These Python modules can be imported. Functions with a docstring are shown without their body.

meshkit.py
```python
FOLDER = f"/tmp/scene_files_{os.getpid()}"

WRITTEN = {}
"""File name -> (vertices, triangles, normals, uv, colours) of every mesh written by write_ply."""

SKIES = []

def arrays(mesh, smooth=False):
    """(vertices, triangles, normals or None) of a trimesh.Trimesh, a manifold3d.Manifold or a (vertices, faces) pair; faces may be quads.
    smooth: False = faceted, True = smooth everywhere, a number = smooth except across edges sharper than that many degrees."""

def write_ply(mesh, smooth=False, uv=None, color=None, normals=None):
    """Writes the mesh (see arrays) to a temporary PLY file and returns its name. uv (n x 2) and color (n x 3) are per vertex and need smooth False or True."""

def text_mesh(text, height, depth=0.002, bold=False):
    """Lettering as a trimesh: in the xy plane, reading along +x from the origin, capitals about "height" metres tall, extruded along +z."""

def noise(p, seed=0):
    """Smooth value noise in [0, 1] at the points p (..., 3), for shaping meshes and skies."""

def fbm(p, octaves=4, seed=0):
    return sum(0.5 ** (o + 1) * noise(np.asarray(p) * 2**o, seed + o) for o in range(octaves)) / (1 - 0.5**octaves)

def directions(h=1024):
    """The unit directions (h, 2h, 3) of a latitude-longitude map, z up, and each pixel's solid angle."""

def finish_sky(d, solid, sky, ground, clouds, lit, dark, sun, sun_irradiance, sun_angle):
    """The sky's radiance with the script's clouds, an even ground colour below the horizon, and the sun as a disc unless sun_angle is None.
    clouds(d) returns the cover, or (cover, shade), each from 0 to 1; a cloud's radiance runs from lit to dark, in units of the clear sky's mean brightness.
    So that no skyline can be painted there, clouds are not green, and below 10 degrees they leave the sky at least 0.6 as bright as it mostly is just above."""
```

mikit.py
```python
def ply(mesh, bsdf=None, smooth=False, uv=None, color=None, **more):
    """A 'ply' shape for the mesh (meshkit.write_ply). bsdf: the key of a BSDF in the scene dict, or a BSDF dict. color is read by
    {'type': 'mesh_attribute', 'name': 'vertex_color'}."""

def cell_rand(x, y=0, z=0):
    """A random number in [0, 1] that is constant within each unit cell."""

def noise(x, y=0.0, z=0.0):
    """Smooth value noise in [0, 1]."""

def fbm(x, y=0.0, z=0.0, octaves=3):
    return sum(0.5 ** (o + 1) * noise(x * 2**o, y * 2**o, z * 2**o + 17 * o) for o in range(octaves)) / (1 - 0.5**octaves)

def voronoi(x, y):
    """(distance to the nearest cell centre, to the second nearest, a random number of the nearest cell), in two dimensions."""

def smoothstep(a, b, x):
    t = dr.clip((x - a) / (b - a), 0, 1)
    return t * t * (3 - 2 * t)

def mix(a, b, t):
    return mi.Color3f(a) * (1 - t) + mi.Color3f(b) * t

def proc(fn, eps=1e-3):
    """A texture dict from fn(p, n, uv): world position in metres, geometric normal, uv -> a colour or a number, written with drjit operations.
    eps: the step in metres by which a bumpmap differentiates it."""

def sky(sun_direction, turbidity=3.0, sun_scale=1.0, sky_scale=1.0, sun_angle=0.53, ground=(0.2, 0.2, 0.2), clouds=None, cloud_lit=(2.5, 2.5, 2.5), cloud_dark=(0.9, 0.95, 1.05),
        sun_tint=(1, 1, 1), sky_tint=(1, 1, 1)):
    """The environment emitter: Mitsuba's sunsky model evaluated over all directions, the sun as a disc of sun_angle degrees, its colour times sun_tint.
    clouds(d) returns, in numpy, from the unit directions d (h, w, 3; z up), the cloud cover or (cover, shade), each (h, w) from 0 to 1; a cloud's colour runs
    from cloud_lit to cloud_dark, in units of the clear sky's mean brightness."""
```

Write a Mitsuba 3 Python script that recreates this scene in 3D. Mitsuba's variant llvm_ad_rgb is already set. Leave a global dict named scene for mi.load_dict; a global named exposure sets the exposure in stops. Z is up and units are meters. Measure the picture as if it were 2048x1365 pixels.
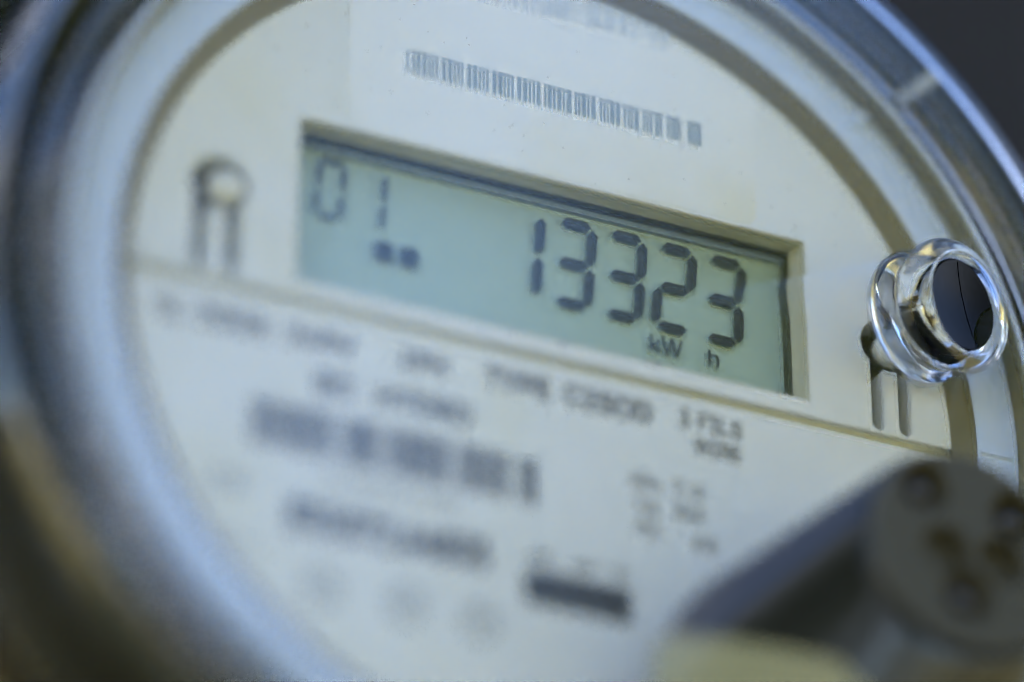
import math
import numpy as np, trimesh, mitsuba as mi, mikit, meshkit
import manifold3d as m3
from shapely.geometry import Polygon, Point, box as sbox
from shapely import affinity
from shapely.ops import unary_union
import drjit as dr

# ------------------------------------------------------------------ camera, light, exposure
# Everything is measured in millimetres in the dial's own frame: X to the right, Y up, H out of the dial.
# The dial hangs upright: world x = X, world z = Y, world y = -H, in metres.
T = mi.ScalarTransform4f
def W(p):
    p = np.asarray(p, float)
    return np.stack([p[..., 0], -p[..., 2], p[..., 1]], -1) / 1000.0
CAM = np.array([-264.57, -396.80, 568.29])          # camera, dial frame
FWD = np.array([0.35318, 0.52161, -0.77665])
UP = np.array([-0.21592, 0.85318, 0.47482])
CAM = CAM + np.array([0.0, 0.0, 0.0])
FOV = 11.593
FOCUS = 0.7550
APERTURE = 0.033
scene, labels = {}, {}
scene['camera'] = {'type': 'thinlens', 'fov': FOV, 'fov_axis': 'x', 'near_clip': 0.01, 'far_clip': 200.0,
                   'aperture_radius': APERTURE, 'focus_distance': FOCUS,
                   'to_world': T().look_at(origin=W(CAM).tolist(), target=W(CAM + FWD * 750).tolist(),
                                           up=(W(UP) * 1000).tolist())}
def cover_of_cloud(d):
    c = meshkit.fbm(d * np.array([2.2, 2.2, 4.0]) + 3.1, 4, 5)
    return np.clip((c - 0.50) * 4.0, 0, 0.75)
scene['sky'] = mikit.sky((0.35, 0.70, 0.62), turbidity=3, ground=(0.19, 0.185, 0.055), clouds=cover_of_cloud,
                         cloud_lit=(2.6, 2.6, 2.6), sky_tint=(0.92, 0.97, 1.25))
exposure = 4.18

# ------------------------------------------------------------------ materials
P = mikit.proc
def tw(b): return {'type': 'twosided', 'b': b}
def pr(col, rough, spec=0.5, metal=0.0, **k):
    c = col if isinstance(col, dict) else {'type': 'rgb', 'value': list(col)}
    return {'type': 'principled', 'base_color': c, 'roughness': rough, 'specular': spec, 'metallic': metal, **k}
def grain(p, n, uv): return mikit.fbm(p.x * 3500, p.y * 3500, p.z * 3500, 2)
def face_col(p, n, uv):
    t = mikit.fbm(p.x * 60, p.y * 60, p.z * 60, 3)
    c = mikit.mix((0.675, 0.695, 0.685), (0.73, 0.745, 0.735), t)
    y = mikit.smoothstep(0.48, 0.75, mikit.fbm(p.x * 38 + 5.3, p.z * 38, 1.7, 4))
    return mikit.mix(c, (0.68, 0.665, 0.52), y * 0.55)
def film_col(p, n, uv):
    y = mikit.smoothstep(0.45, 0.72, mikit.fbm(p.x * 45, p.z * 60 + 9.0, 4.1, 4)) * mikit.smoothstep(0.035, 0.016, p.z)
    return mikit.mix((0.74, 0.745, 0.72), (0.72, 0.69, 0.53), y * 0.55)
def bump(b, h, fn=grain): return {'type': 'bumpmap', 'arbitrary': P(fn, eps=5e-5), 'scale': h, 'b': b}
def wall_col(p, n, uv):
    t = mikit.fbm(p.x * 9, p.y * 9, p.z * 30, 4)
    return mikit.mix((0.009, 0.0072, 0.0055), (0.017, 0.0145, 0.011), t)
def metal_col(p, n, uv):
    t = mikit.fbm(p.x * 40, p.y * 40, p.z * 40, 3)
    return mikit.mix((0.06, 0.065, 0.065), (0.11, 0.115, 0.11), t)
def lcd_col(p, n, uv):
    t = mikit.fbm(p.x * 220, p.y * 220, p.z * 220, 3)
    return mikit.mix((0.36, 0.475, 0.41), (0.39, 0.50, 0.43), t)
def port_col(p, n, uv):
    t = mikit.fbm(p.x * 150, p.y * 150, p.z * 150, 3)
    return mikit.mix((0.007, 0.0068, 0.006), (0.014, 0.0135, 0.0115), t)
M = {
    'face_plastic': tw(bump(pr(P(face_col), 0.40, 0.5), 0.00016)),
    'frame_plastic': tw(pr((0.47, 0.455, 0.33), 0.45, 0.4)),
    'pale_plastic': tw(pr((0.66, 0.65, 0.58), 0.18, 0.7)),
    'sleeve_plastic': tw(pr((0.27, 0.245, 0.225), 0.35, 0.4)),
    'refraction_olive': tw(pr((0.045, 0.043, 0.026), 0.35, 0.4)),  # olive tint imitates what the cover side wall refracts
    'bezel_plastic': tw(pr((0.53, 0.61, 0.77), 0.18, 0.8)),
    'shaded_bezel_wall': tw(pr((0.17, 0.15, 0.08), 0.4, 0.35)),  # dark olive puts the shade of the ring walls into their colour
    'base_black': tw(pr((0.02, 0.018, 0.015), 0.35, 0.4)),
    'ledge_shade_strip': tw(pr((0.22, 0.30, 0.40), 0.3, 0.5)),  # blue-grey stands for the shade under the top ledge
    'cap_grey': tw(pr((0.058, 0.052, 0.033), 0.30, 0.45)),
    'leaves': {'type': 'principledthin', 'base_color': {'type': 'rgb', 'value': [0.055, 0.085, 0.022]}, 'roughness': 0.6, 'diff_trans': 0.6},
    'bark': tw(pr((0.07, 0.05, 0.035), 0.8, 0.2)),
    'grass': tw(pr((0.20, 0.195, 0.08), 0.9, 0.1)),
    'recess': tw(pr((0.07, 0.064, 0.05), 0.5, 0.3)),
    'film': tw(pr(P(film_col), 0.14, 0.8)),
    'ink': tw(pr((0.055, 0.055, 0.055), 0.5, 0.3)),
    'pale_ink': tw(pr((0.30, 0.32, 0.33), 0.5, 0.3)),
    'dim_ink': tw(pr((0.16, 0.17, 0.165), 0.5, 0.3)),
    'label_ink': tw(pr((0.27, 0.33, 0.37), 0.2, 0.6)),
    'faint_ink': tw(pr((0.52, 0.56, 0.60), 0.2, 0.6)),
    'lcd_back': tw(pr(P(lcd_col), 0.55, 0.3)),
    'lcd_ink': tw(pr((0.045, 0.052, 0.046), 0.5, 0.2)),
    'gap_shade': tw(pr((0.065, 0.07, 0.038), 0.5, 0.3)),  # dark colour stands for shade in the gap below the frame
    'lcd_glass': {'type': 'thindielectric', 'int_ior': 1.36},
    'polycarbonate': {'type': 'dielectric', 'int_ior': 1.49, 'ext_ior': 1.0},
    'plug_black': tw(pr((0.004, 0.004, 0.005), 0.3, 0.07)),
    'lens_black': tw(pr((0.01, 0.01, 0.012), 0.12, 0.8)),
    'port_grey': tw(pr(P(port_col), 0.18, 0.5)),
    'cream': tw(pr((0.27, 0.255, 0.14), 0.3, 0.5)),
    'hazy_clear': tw(pr((0.30, 0.31, 0.30), 0.2, 0.6)),
    'speck': tw(pr((0.34, 0.32, 0.28), 0.8, 0.2)),
    'ring_metal': tw(pr(P(metal_col), 0.40, 0.5)),
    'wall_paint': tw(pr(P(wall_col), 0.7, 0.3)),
}
scene.update(M)

# ------------------------------------------------------------------ helpers
def put(key, mesh, mat, smooth=False):
    if isinstance(mesh, m3.Manifold):
        a = mesh.to_mesh(); v, f = np.array(a.vert_properties[:, :3], float), np.array(a.tri_verts)
    elif isinstance(mesh, tuple): v, f = mesh
    else: v, f = np.array(mesh.vertices), np.array(mesh.faces)
    # (X, Y, H) -> (X, -H, Y) is a rotation, so the winding is kept
    scene[key] = mikit.ply(trimesh.Trimesh(W(v), f, process=False), mat, smooth=smooth)
    return key
def numbered(base):
    if base not in scene and base not in labels: return base
    k = 1
    while f'{base}_{k:03d}' in scene or f'{base}_{k:03d}' in labels: k += 1
    return f'{base}_{k:03d}'
def polys(g): return [x for x in getattr(g, 'geoms', [g]) if not x.is_empty and x.area > 1e-9]
def extrude(g, h0, h1):
    out = []
    for q in polys(g):
        m = trimesh.creation.extrude_polygon(q, h1 - h0, engine='earcut'); m.apply_translation([0, 0, h0]); out.append(m)
    return trimesh.util.concatenate(out)
def rounded(g, h0, h1, r=0.35, n=4):
    """Extrusion whose front edge is rounded over r millimetres."""
    out = [extrude(g, h0, h1 - r)]
    prev = h1 - r
    for k in range(1, n + 1):
        a = math.pi / 2 * k / n
        top = h1 - r + r * math.sin(a)
        out.append(extrude(g.buffer(-r * (1 - math.cos(a * (k - .5) / k)), join_style=2), prev, top)); prev = top
    return trimesh.util.concatenate(out)
def lathe(profile, n=256, cx=0., cy=0., a0=0., a1=2 * math.pi):
    """Closed profile [(r, h), ...], counter-clockwise in (r, h), turned about the dial's axis direction."""
    p = np.array(profile, float); m = len(p)
    full = abs(a1 - a0 - 2 * math.pi) < 1e-6
    k = n if full else n + 1
    t = a0 + (a1 - a0) * np.arange(k) / n
    v = np.stack([cx + p[None, :, 0] * np.cos(t)[:, None], cy + p[None, :, 0] * np.sin(t)[:, None], np.broadcast_to(p[None, :, 1], (k, m))], -1).reshape(-1, 3)
    f = []
    for i in range(n):
        j = (i + 1) % k
        for q in range(m):
            w = (q + 1) % m
            f += [[i * m + q, j * m + q, j * m + w], [i * m + q, j * m + w, i * m + w]]
    mesh = trimesh.Trimesh(v, np.array(f), process=False)
    mesh.merge_vertices(); mesh.update_faces(mesh.nondegenerate_faces()); 
    if full: mesh.fix_normals()
    return mesh
def to_m3(mesh):
    return m3.Manifold(m3.Mesh(vert_properties=np.asarray(mesh.vertices, np.float32), tri_verts=np.asarray(mesh.faces, np.uint32)))
def arc(cx, cy, r, a0, a1, n):
    return [(cx + r * math.cos(math.radians(a)), cy + r * math.sin(math.radians(a))) for a in np.linspace(a0, a1, n)]
def frame_of(axis):
    n = np.array(axis, float); n /= np.linalg.norm(n)
    u = np.cross([0, 1, 0], n); u /= np.linalg.norm(u)
    return np.stack([u, np.cross(n, u), n], 1)
def aim(mesh, at, axis):
    m = mesh.copy(); m.vertices = m.vertices @ frame_of(axis).T + np.array(at); return m
def text(s, x, y, height, length=None, h0=-0.2, h1=0.2, bold=False):
    m = meshkit.text_mesh(s, height, h1 - h0, bold)
    b = m.bounds
    sx = 1.0 if length is None else length / (b[1, 0] - b[0, 0])
    m.apply_translation([-b[0, 0], 0, 0]); m.apply_scale([sx, 1, 1]); m.apply_translation([x, y, h0])
    return m

CX, CY = 0.0, -17.0                                  # centre of the meter

# ------------------------------------------------------------------ setting: the dark wall behind
wallv = np.array([[-1500, -1500, -46], [2500, -1500, -46], [2500, 2500, -46], [-1500, 2500, -46]], float)
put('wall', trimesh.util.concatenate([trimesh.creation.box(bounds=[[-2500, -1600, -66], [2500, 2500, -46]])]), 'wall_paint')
labels['wall'] = {'label': 'dark brown wall behind the meter', 'kind': 'structure'}

# what the cover mirrors: a lawn and trees opposite the wall
put('lawn', trimesh.creation.box(bounds=[[-30000, -1700, -45], [30000, -1600, 40000]]), 'grass')
labels['lawn'] = {'label': 'green lawn in front of the wall', 'kind': 'structure'}
rt = np.random.default_rng(12)
def tree(x, dist, top, rad):
    key = numbered('tree')
    labels[key] = {'label': 'leafy green tree opposite the meter, seen only as a soft reflection in its clear cover', 'category': 'tree', 'group': 'trees opposite the meter'}
    tr = trimesh.creation.cone(170, (top + 1600) * .9, sections=12)
    tr.apply_transform(trimesh.transformations.rotation_matrix(-math.pi / 2, [1, 0, 0])); tr.apply_translation([x, -1600, dist])
    put(f'{key}__trunk', tr, 'bark', True)
    n, k = 4600, 40
    h = top + 1600
    cl = np.stack([rt.normal(0, rad * .5, k), rt.uniform(.30, .95, k) * h - 1600, rt.normal(0, rad * .45, k)], -1)
    cl[:, [0, 2]] *= (1.15 - .75 * (cl[:, 1:2] + 1600) / h)
    c = cl[rt.integers(0, k, n)] + rt.normal(0, rad * .20, (n, 3)) + np.array([x, 0, dist])
    u = rt.normal(size=(n, 3)); u /= np.linalg.norm(u, axis=1, keepdims=True)
    w = np.cross(u, rt.normal(size=(n, 3))); w /= np.linalg.norm(w, axis=1, keepdims=True)
    z = rt.uniform(90, 190, (n, 1))
    v = np.stack([c - u * z, c + w * z * .6, c + u * z, c - w * z * .6], 1).reshape(-1, 3)
    f = np.arange(n)[:, None] * 4
    put(f'{key}__crown', (v, np.vstack([f + [0, 1, 2], f + [0, 2, 3]])), 'leaves')
for x, dist, top, rad in ((-10500, 4600, 8800, 2300), (-7600, 8600, 7300, 2000), (-4300, 9200, 7000, 2000), (-1300, 9000, 6200, 1700), (1700, 8200, 7000, 1600), (4700, 8500, 6300, 1700), (7000, 8200, 8600, 2200), (9800, 9300, 5400, 1900)):
    tree(x, dist, top, rad)

# socket ring on the wall
put('mounting_ring', lathe([(98, -46)] + [(98, -40)] + arc(104, -36, 6, 180, 0, 14)[0:0] + [(114, -46)][0:0] + [(112, -46)] + arc(106, -38, 6, 0, 90, 8) + arc(104, -38, 6, 90, 180, 8), 200, CX, CY), 'ring_metal', 40)
labels['mounting_ring'] = {'label': 'dark grey metal socket ring on the wall around the meter base', 'category': 'ring'}

# ------------------------------------------------------------------ the meter
E = 'electric_meter'
labels[E] = {'label': 'round electricity meter with white dial and digital display under a clear cover', 'category': 'electricity meter'}
disc = Point(CX, CY).buffer(66.6, 128)
window = sbox(-40.45, -13.95, 41.75, 13.75)
def keyhole(cx, sx0, sx1, ytop, ybot, r):
    hole = Point(cx, -0.9).buffer(r + .2, 32)
    def slot(x): return unary_union([sbox(x - 1.1, ybot + 1.1, x + 1.1, ytop), Point(x, ybot + 1.1).buffer(1.1, 12)])
    return unary_union([hole, slot(sx0), slot(sx1)])
khL = keyhole(-52.4, -55.2, -50.2, -2, -15.7, 4.3)
khR = keyhole(55.6, 53.45, 58.0, -2, -16.2, 4.4)
upper = disc.intersection(sbox(-100, -16.75, 100, 100)).difference(unary_union([window, khL, khR]))
lower = disc.intersection(sbox(-100, -200, 100, -18.35))
put(f'{E}__upper_plate', rounded(upper, -6.5, 0.0), 'face_plastic')
put(f'{E}__lower_plate', rounded(lower, -3.0, 0.0, 0.45), 'face_plastic')
back = disc.difference(sbox(-41, -14.2, 42, 14)).intersection(sbox(-100, -30, 100, 30))
put(f'{E}__backing_plate', extrude(disc.intersection(sbox(-100, -19, 100, -16)), -3.4, -1.3), 'frame_plastic')
for cx in (-52.6, 55.7):
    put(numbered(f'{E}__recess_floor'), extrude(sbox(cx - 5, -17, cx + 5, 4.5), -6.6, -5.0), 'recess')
for x in (-51.5, 56.4):
    s = trimesh.creation.icosphere(3, 2.8); s.apply_scale([1, 1, .8]); s.apply_translation([x, -1.2, -1.2])
    put(numbered(f'{E}__snap_button'), s, 'pale_plastic', True)

# window frame: loft of rectangles from the front edge down to the glass
def rect_ring(x0, y0, x1, y1, h): return [[x0, y0, h], [x1, y0, h], [x1, y1, h], [x0, y1, h]]
def loft(rings):
    v, f = [], []
    for a, b in zip(rings[:-1], rings[1:]):
        for k in range(4):
            j = (k + 1) % 4; o = len(v)
            v += [a[k], a[j], b[j], b[k]]; f += [[o, o + 1, o + 2], [o, o + 2, o + 3]]
    return np.array(v, float), np.array(f)
x0, y0, x1, y1 = -40.2, -13.75, 41.5, 13.5
fr = [rect_ring(x0 - .28, y0 - .28, x1 + .28, y1 + .28, 0.02), rect_ring(x0 - .10, y0 - .10, x1 + .10, y1 + .10, -.06), rect_ring(x0, y0, x1, y1, -.3),
      rect_ring(x0 + .4, y0 + .3, x1 - .85, y1 - .12, -3.0), rect_ring(x0 + .4, y0 + .3, x1 - .85, y1 - .12, -3.05)]
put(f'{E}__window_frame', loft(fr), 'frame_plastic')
put(f'{E}__window_gap_shade', loft([rect_ring(x0 - 1, y0 - 1, x1 + 1, y1 + 1, -3.06), rect_ring(x0 + .38, y0 + .28, x1 - .87, y1 - .14, -3.07), rect_ring(x0 + .38, y0 + .28, x1 - .87, y1 - .14, -5.75)]), 'gap_shade')  # lower wall painted dark for the shade of the gap

# liquid crystal display: reflector, dark segments floating above it, glass in front
D = f'{E}__display'
put(D, trimesh.creation.box(bounds=[[x0 - 1, y0 - 1, -6.6], [x1 + 1, y1 + 1, -5.8]]), 'lcd_back')
put(f'{D}__glass', (np.array(rect_ring(x0 + .37, y0 + .27, x1 - .86, y1 - .13, -4.45), float), np.array([[0, 1, 2], [0, 2, 3]])), 'lcd_glass')
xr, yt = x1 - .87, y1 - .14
put(f'{D}__ledge_shade_strip', extrude(sbox(x0, yt - 0.95, xr + .5, yt + .5), -5.3, -5.1), 'ledge_shade_strip')  # strip painted as the shade the window ledge casts on the display
SEG = {'a': [(28.58, 10.24), (29.32, 11.12), (32.73, 11.12), (33.39, 10.2), (32.56, 9.33), (29.36, 9.38)],
       'b': [(33.63, 9.93), (34.42, 9.04), (34.13, 4.51), (33.22, 3.51), (32.55, 4.24), (32.81, 9.07)],
       'g': [(28.13, 3.2), (28.91, 4.08), (32.31, 4.11), (32.96, 3.22), (32.04, 2.32), (28.87, 2.36)],
       'c': [(33.14, 2.89), (33.93, 2.02), (33.63, -2.65), (32.8, -3.5), (32.06, -2.67), (32.32, 2.07)],
       'd': [(27.66, -3.78), (28.46, -2.92), (31.84, -2.92), (32.43, -3.77), (31.67, -4.62), (28.79, -4.58)],
       'e': [(27.80, 2.9), (28.55, 2.1), (28.28, -2.40), (27.38, -3.40), (26.62, -2.55), (26.95, 1.9)],
       'f': [(28.30, 9.9), (29.03, 9.05), (28.75, 4.51), (27.85, 3.51), (27.15, 4.24), (27.45, 9.07)]}
def segment(pts, dx=0., dy=0.):
    q = Polygon([(x + dx, y + dy) for x, y in pts])
    put(numbered(f'{D}__segment'), extrude(q.buffer(-.05, join_style=2), -5.1, -4.9), 'lcd_ink')
for ch, dx in (('1', -33.28), ('3', -24.88), ('3', -16.56), ('2', -8.27), ('3', 0.)):
    for s in {'1': 'bc', '3': 'abgcd', '2': 'abged'}[ch]: segment(SEG[s], dx, .09 * -dx / 33)
def bar(xa, ya, xb, yb, w):
    d = np.array([xb - xa, yb - ya]); L = np.linalg.norm(d); d /= L; n = np.array([-d[1], d[0]]) * w / 2
    a, b = np.array([xa, ya]), np.array([xb, yb])
    return [a, a + d * w / 2 + n, b - d * w / 2 + n, b, b - d * w / 2 - n, a + d * w / 2 - n]
for q in [(-34.95, 11.0, -31.45, 11.0), (-31.25, 10.6, -31.5, 6.35), (-35.1, 10.75, -35.38, 6.35), (-35.5, 5.6, -35.75, 1.55), (-31.6, 5.6, -31.85, 1.55), (-35.35, 1.3, -32.1, 1.3),
          (-24.75, 10.55, -24.98, 6.25), (-25.05, 5.6, -25.27, 1.5)]:
    segment(bar(*q, 0.78))
for x in (-24.85, -20.85): put(numbered(f'{D}__segment'), extrude(sbox(x - 1.35, -3.95, x + 1.35, -0.95), -5.1, -4.9), 'lcd_ink')
for xa, xb in ((-5.0, -3.4), (3.4, 4.9), (17.5, 19.9)): put(numbered(f'{D}__segment'), extrude(sbox(xa, -13.2, xb, -10.42), -5.1, -4.9), 'lcd_ink')
put(f'{D}__lettering', text('kW', 18.05, -8.65, 2.95, 5.3, -5.1, -4.9), 'lcd_ink')
put(f'{D}__lettering_001', text('h', 27.62, -8.75, 2.75, 1.75, -5.1, -4.9), 'lcd_ink')

# sticker with bar code above the display
L = f'{E}__sticker'
lab = sbox(-33.0, 15.1, 34.2, 60).buffer(-2.2).buffer(2.2, 12).intersection(disc.buffer(-2))
put(L, rounded(lab, -0.2, 0.14, 0.1, 2), 'film')
rng = np.random.default_rng(4)
edge_pts = []
for x in np.arange(-31.5, 33.2, .45):
    edge_pts.append(Point(x, 15.0 + .15 * rng.random()).buffer(.28 + .35 * rng.random()))
put(f'{L}__glue_edge', rounded(unary_union(edge_pts).buffer(.05), -0.1, 0.16, 0.1, 2), 'film')
bars = [(-23.92, -23.65), (-22.97, -22.66), (-22.31, -21.73), (-21.32, -20.75), (-20.4, -20.11), (-19.8, -19.51), (-19.17, -18.88), (-18.19, -17.61), (-17.23, -16.63), (-16.29, -16.0), (-15.68, -15.41), (-15.08, -14.79), (-14.09, -13.5), (-13.14, -12.53), (-12.2, -11.89), (-11.57, -11.28), (-10.96, -10.64), (-10.0, -9.39), (-9.04, -8.4), (-8.11, -7.83), (-7.51, -7.21), (-6.89, -6.58), (-5.9, -5.33), (-4.94, -4.34), (-4.0, -3.72), (-3.37, -3.08), (-2.71, -2.17),
        (-1.5, -1.2), (-.91, -.32), (-.03, .33), (.67, 1.28), (1.6, 1.85), (2.18, 2.94), (3.55, 3.85), (4.1, 4.4), (4.73, 5.35), (5.65, 5.95), (6.31, 6.93), (7.7, 8.0), (8.3, 8.6), (8.9, 9.15), (9.45, 10.08), (10.39, 11.02), (11.7, 12.0), (12.35, 12.65), (12.9, 13.17), (13.5, 14.15), (14.9, 15.2), (15.5, 15.8), (16.1, 16.4), (16.93, 17.5), (17.75, 18.1), (18.9, 19.2), (19.5, 19.8), (20.05, 20.6), (20.85, 21.15), (22.4, 22.95), (23.2, 23.75), (24.0, 24.65)]
put(f'{L}__barcode', trimesh.util.concatenate([extrude(sbox(a, 26.35, b, 30.45), 0.0, 0.3) for a, b in bars]), 'label_ink')
rb = np.random.default_rng(9); x = -12.0; bb = []
while x < 20:
    w = rb.choice([.3, .3, .6, .9]); bb.append(extrude(sbox(x, 43.2, x + w, 48.5), 0.0, 0.3)); x += w + rb.choice([.3, .35, .7])
put(f'{L}__barcode_001', trimesh.util.concatenate(bb), 'faint_ink')

# specks of dust on the dial
rd = np.random.default_rng(31); dust = []
for _ in range(70):
    dx, dy = rd.uniform(-45, 50), rd.uniform(15.5, 40)
    if -24.5 < dx < 25.5 and 26 < dy < 31: continue
    g = Polygon([(dx + rd.uniform(.03, .16) * math.cos(q), dy + rd.uniform(.03, .13) * math.sin(q)) for q in np.arange(6) * 1.047]).buffer(.01)
    dust.append(extrude(g, -.1, .27))
put(f'{E}__dust', trimesh.util.concatenate(dust), 'speck')
labels[f'{E}__dust'] = {'kind': 'stuff'}

# printing on the lower plate
Q = f'{E}__lower_plate'
def letter(s, x, y, hgt, length, mat='ink', bold=False, h0=-.2, h1=.22):
    put(numbered(f'{Q}__lettering'), text(s, x, y, hgt, length, h0, h1, bold or hgt > 2.9), mat)
letter('CL', -61.3, -25.0, 3.0, 3.9); letter('200A', -55.0, -24.9, 3.1, 10.8); letter('240V', -41.6, -24.8, 3.1, 10.6)
letter('1PH', -24.2, -24.6, 3.1, 7.2); letter('TYPE', -10.9, -24.5, 3.3, 10.2); letter('C2SOD', 1.6, -24.4, 3.3, 14.0)
letter('3 FILS', 20.1, -23.6, 2.8, 10.2); letter('WIRE', 22.4, -27.6, 2.6, 7.7)
letter('BC', -37.0, -32.0, 3.6, 6.0, bold=True); letter('HYDRO', -27.7, -32.0, 3.6, 14.8, bold=True)
rb = np.random.default_rng(21); x = -46.6; bb = []
gaps = [(-41.5, -41.3), (-33.6, -33.4), (-27.0, -26.8), (-15.7, -15.5), (-6.2, -5.8)]
for k in range(400):
    w = (.36, .36, .72, .36, .72)[k % 5]
    if x + w > -2.3: break
    if not any(a < x + w and x < b for a, b in gaps): bb.append(extrude(sbox(x, -42.3, x + w, -35.0), -.2, .22))
    x += w + (.36, .5, .36)[rb.integers(0, 3)]
put(f'{Q}__barcode', trimesh.util.concatenate(bb), 'ink')
letter('26 10744 2183', -35.0, -46.0, 2.0, 20.0, 'pale_ink')
letter('B31072.64835', -40.7, -54.6, 4.6, 30.3, bold=True); letter('B31072.64835', -40.4, -54.45, 4.6, 30.3, bold=True, h1=.26)
for xx in (-35.3, -22.6, -11.4):
    put(numbered(f'{Q}__emblem'), trimesh.util.concatenate([extrude(Point(xx, -62.8).buffer(3.0, 24).difference(Point(xx, -62.8).buffer(2.3, 24)), -.2, .22),
        text('V', xx - 1.3, -64.0, 2.4, 2.6, -.2, .22)]), 'pale_ink')
for s, x, y, wdt in (('Kh', 12.4, -35.6, 4.2), ('7.2', 18.8, -35.4, 5.0), ('Ta', 12.6, -39.4, 3.6), ('30', 19.0, -39.2, 4.6), ('Hz', 12.9, -43.0, 3.6), ('60', 22.0, -43.6, 3.8)): letter(s, x, y, 2.2, wdt)
for s, x in (('AMI', -4.0), ('LAN', 2.6), ('ID', 9.4)): letter(s, x, -51.3, 1.7, 3.6 if s != 'ID' else 2.0)
letter('CA', -52.4, -50.6, 3.0, 5.6, 'pale_ink')
put(f'{Q}__printed_line', extrude(sbox(-51.5, -58.2, -40.8, -57.95), -.2, .22), 'pale_ink')
put(f'{Q}__printed_panel', extrude(sbox(-4.7, -58.3, 11.9, -52.9), -.2, .22), 'ink')
letter('134 0726', -2.6, -57.4, 1.5, 12.2, 'dim_ink', h0=0., h1=.4)

# white bezel ring round the dial
bz = [(68.6, 0.0), (68.6, 2.1)] + arc(69.2, 2.1, .7, 170, 90, 5) + [(75.2, 2.8), (76.3, 2.8), (76.3, 6.2)] + arc(76.8, 6.2, .5, 180, 0, 7) + [(77.8, 0.0), (76.6, -1.0), (76.6, -1.2)]
put(f'{E}__bezel_ring', lathe(bz[::-1], 360, CX, CY), 'bezel_plastic', 35)
put(f'{E}__bezel_ring__inner_wall', lathe([(66.7, -6), (68.5, -6), (68.5, 2.45), (68.2, 2.4), (65.6, 0.2), (65.6, 0.04), (66.7, 0.04)], 360, CX, CY), 'shaded_bezel_wall', 35)  # wall of the pale ring with its shade painted in
put(f'{E}__bezel_ring__outer_wall', lathe([(75.3, 2.9), (76.25, 2.9), (76.25, 6.1), (76.0, 6.3), (75.75, 6.1)], 360, CX, CY), 'shaded_bezel_wall', 35)  # second step of the ring, shade again put into the colour
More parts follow.
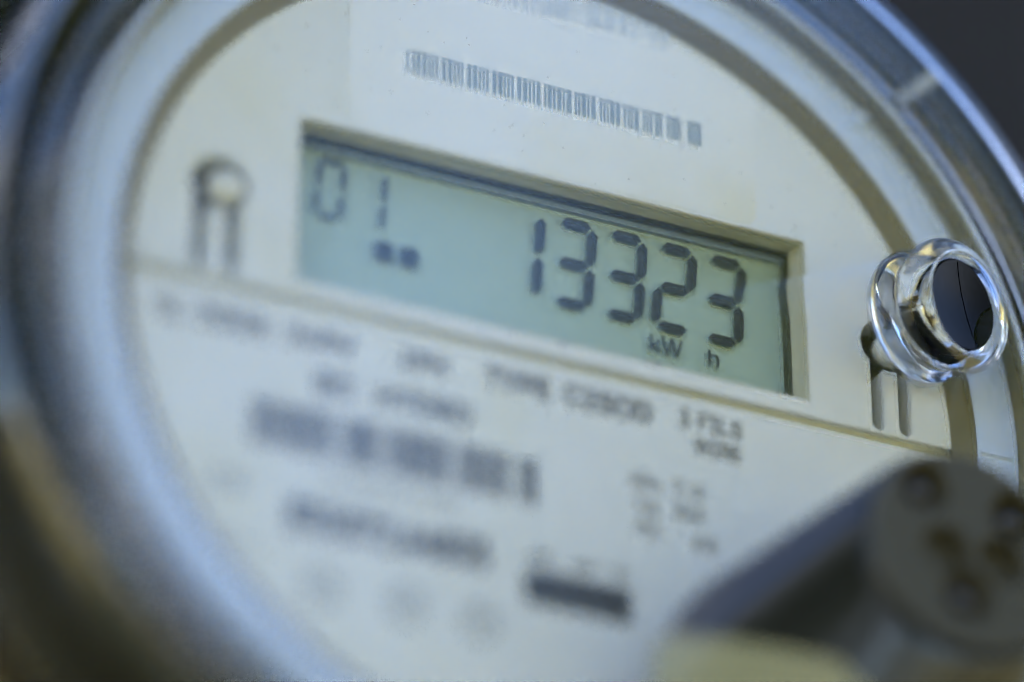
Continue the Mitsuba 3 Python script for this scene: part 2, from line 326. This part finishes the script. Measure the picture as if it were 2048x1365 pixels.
put(f'{E}__bezel_ring__sleeve', lathe([(77.85, -1.0), (78.1, -1.0), (78.1, 5.6), (77.85, 5.6)], 256, CX, CY), 'sleeve_plastic', 35)
put(f'{E}__refraction_ring', lathe([(84.5, -20)] + [(88.6, -20)] + arc(87.2, 3.2, 1.4, 0, 180, 8) + [(84.5, 1.0)], 256, CX, CY), 'refraction_olive', 35)  # ring added to imitate the olive refraction in the cover wall
put(f'{E}__base', lathe([(68.3, -30), (77.4, -30), (77.4, -1.8), (76.5, -1.3), (68.7, -1.3), (68.3, -6.2)], 256, CX, CY), 'base_black', 35)
a = math.atan2(40.5 - CY, 54.1 - CX)
tab = trimesh.creation.box(extents=[3.0, 1.5, 2.0]); tab.apply_transform(trimesh.transformations.rotation_matrix(a, [0, 0, 1])); tab.apply_translation([CX + 73.6 * math.cos(a), CY + 73.6 * math.sin(a), 2.8])
put(f'{E}__bezel_ring__clip_tab', tab, 'bezel_plastic')
a2 = math.atan2(-17.6 - CY, 71.5); 
put(f'{E}__bezel_ring__seam_ridge', trimesh.creation.box(bounds=[[68.8, -18.0, 1.5], [75.0, -17.3, 3.2]]), 'bezel_plastic')

# clear moulded cover with a bored hole for the clear boss
RO, HO, TH = 93.0, 11.6, 2.6
outer = [(RO + 1.0, -26)] + arc(RO - 7.0, HO - 7.0, 7.0, 0, 90, 12) + [(0, HO + .6)]
inner = [(0, HO + .6 - TH)] + arc(RO - 7.0, HO - 7.0, 7.0 - TH, 90, 0, 12) + [(RO + 1.0 - TH, -26)]
flange = [(RO - 2, -30), (RO + 8, -30), (RO + 8, -26)]
cover = to_m3(lathe(flange + outer + inner, 360, CX, CY))
NUB_AXIS = np.array([0.346, -0.125, 0.930]); NUB_AXIS /= np.linalg.norm(NUB_AXIS)
NUB_AT = np.array([61.85, 0.7, 14.5])               # centre of the front mouth
prof = [(0, -12), (8.4, -12)] + arc(8.6, -10.2, 1.8, -90, 60, 8) + [(9.2, -8.3), (9.2, -7.6)] + arc(7.9, -2.9, 2.9, -50, 80, 14) + arc(8.3, -.6, .7, 90, 180, 6) + [(7.45, -2.6), (7.3, -5.0), (0, -5.2)]
boss = aim(lathe(prof, 128), NUB_AT, NUB_AXIS)
cover = cover + to_m3(boss)                            # the boss is moulded in one piece with the cover
put(f'{E}__cover', cover, 'polycarbonate', 35)
put(f'{E}__cover__streak_bead', lathe(arc(81.2, 6.2, 1.7, 0, 337.5, 16), 256, CX, CY), 'polycarbonate', True)  # clear ring added for the streaks of light it refracts
ar = math.atan2(43.8 - CY, 60 - CX)
rib = trimesh.creation.box(extents=[10.5, 2.2, 3]); rib.apply_transform(trimesh.transformations.rotation_matrix(ar, [0, 0, 1])); rib.apply_translation([CX + 84.5 * math.cos(ar), CY + 84.5 * math.sin(ar), 5.0])
put(f'{E}__latch_rib', rib, 'hazy_clear')

# black plug in the mouth of the clear boss
plug = lathe([(0, -4.9), (7.0, -4.9), (7.2, -1.2), (6.9, -.9), (4.7, -1.3), (2.3, -1.55), (0, -1.6)], 96)
pm = to_m3(plug) - m3.Manifold.cube([0.26, 13.2, 2.0], True).translate([1.2, 0, -1.3]).rotate([0, 0, 24])
put(f'{E}__cover__plug', aim(trimesh.Trimesh(np.array(pm.to_mesh().vert_properties[:, :3]), np.array(pm.to_mesh().tri_verts)), NUB_AT, NUB_AXIS), 'plug_black', 30)

# dark optical port standing on the cover, lower right
def skew(sections, n=96):
    """Loft of circles (x, y, h, r) with a closed top and bottom."""
    t = np.arange(n) * 2 * np.pi / n
    v = [[x + r * math.cos(q), y + r * math.sin(q), h] for x, y, h, r in sections for q in t]
    f = []
    for i in range(len(sections) - 1):
        for k in range(n):
            j = (k + 1) % n
            f += [[i * n + k, i * n + j, (i + 1) * n + j], [i * n + k, (i + 1) * n + j, (i + 1) * n + k]]
    v.append(list(sections[0][:3])); v.append(list(sections[-1][:3])); b = len(v) - 2; o = (len(sections) - 1) * n
    for k in range(n):
        j = (k + 1) % n
        f += [[b, j, k], [b + 1, o + k, o + j]]
    return trimesh.Trimesh(np.array(v, float), np.array(f), process=False)
B0, B1, R0, R1, H1 = (38.5, -76.0), (51.8, -50.6), 28.5, 16.2, 27.0      # foot circle, cap circle
def stage(t, grow=0.0):
    return (B0[0] * (1 - t) + B1[0] * t, B0[1] * (1 - t) + B1[1] * t, 15 + (H1 - 15) * t, (R0 - .5) * (1 - t) + R1 * t + grow)
body = to_m3(skew([(*B0, HO + .7, R0)] + [stage(t) for t in (0, .3, .6, .9, .97)] + [stage(1.0, -.3)]))
holes = [(45.5, -41.4, 3.4), (60.2, -43.2, 3.4), (48.6, -51.2, 3.2), (57.4, -51.2, 3.2), (51.8, -57.7, 3.4)]
cap = m3.Manifold.cylinder(4.5, 15.0, 14.7, 96).translate([*B1, H1 - 3.6])
body = body - m3.Manifold.cylinder(8, 15.05, 15.05, 96).translate([*B1, H1 - 3.65])
for hx, hy, hr in holes: cap = cap - m3.Manifold.cylinder(3.2, hr * .85, hr * 1.25, 40).translate([hx, hy, H1 - 2.2])
put(f'{E}__optical_port__cap', cap, 'cap_grey', 30)
slot = m3.Manifold.cube([9, 7, 9], True).rotate([0, 0, 12]).translate([34.5, -58.5, 19])
body = body - slot
put(f'{E}__optical_port', body, 'port_grey', 30)
ring = lathe([(14.6, H1 + .05), (15.6, H1 + .05)] + arc(15.1, H1 + .5, .5, 0, 180, 6), 96, *B1)
put(f'{E}__optical_port__cap_rim', ring, 'cap_grey', 40)
for hx, hy, hr in (holes[0], holes[1], holes[4]):
    lens = trimesh.creation.icosphere(3, hr * .62); lens.apply_translation([hx, hy, H1 - 2.2]); put(numbered(f'{E}__optical_port__lens'), lens, 'lens_black', True)
saddle = skew([(*B0, HO + .7, R0 + .8)] + [stage(t, .7) for t in (0, .3, .6, .72)])
sd = to_m3(saddle).trim_by_plane([-.16, -.987, 0.0], 64.2)
put(f'{E}__optical_port__saddle', sd, 'cream', 35)
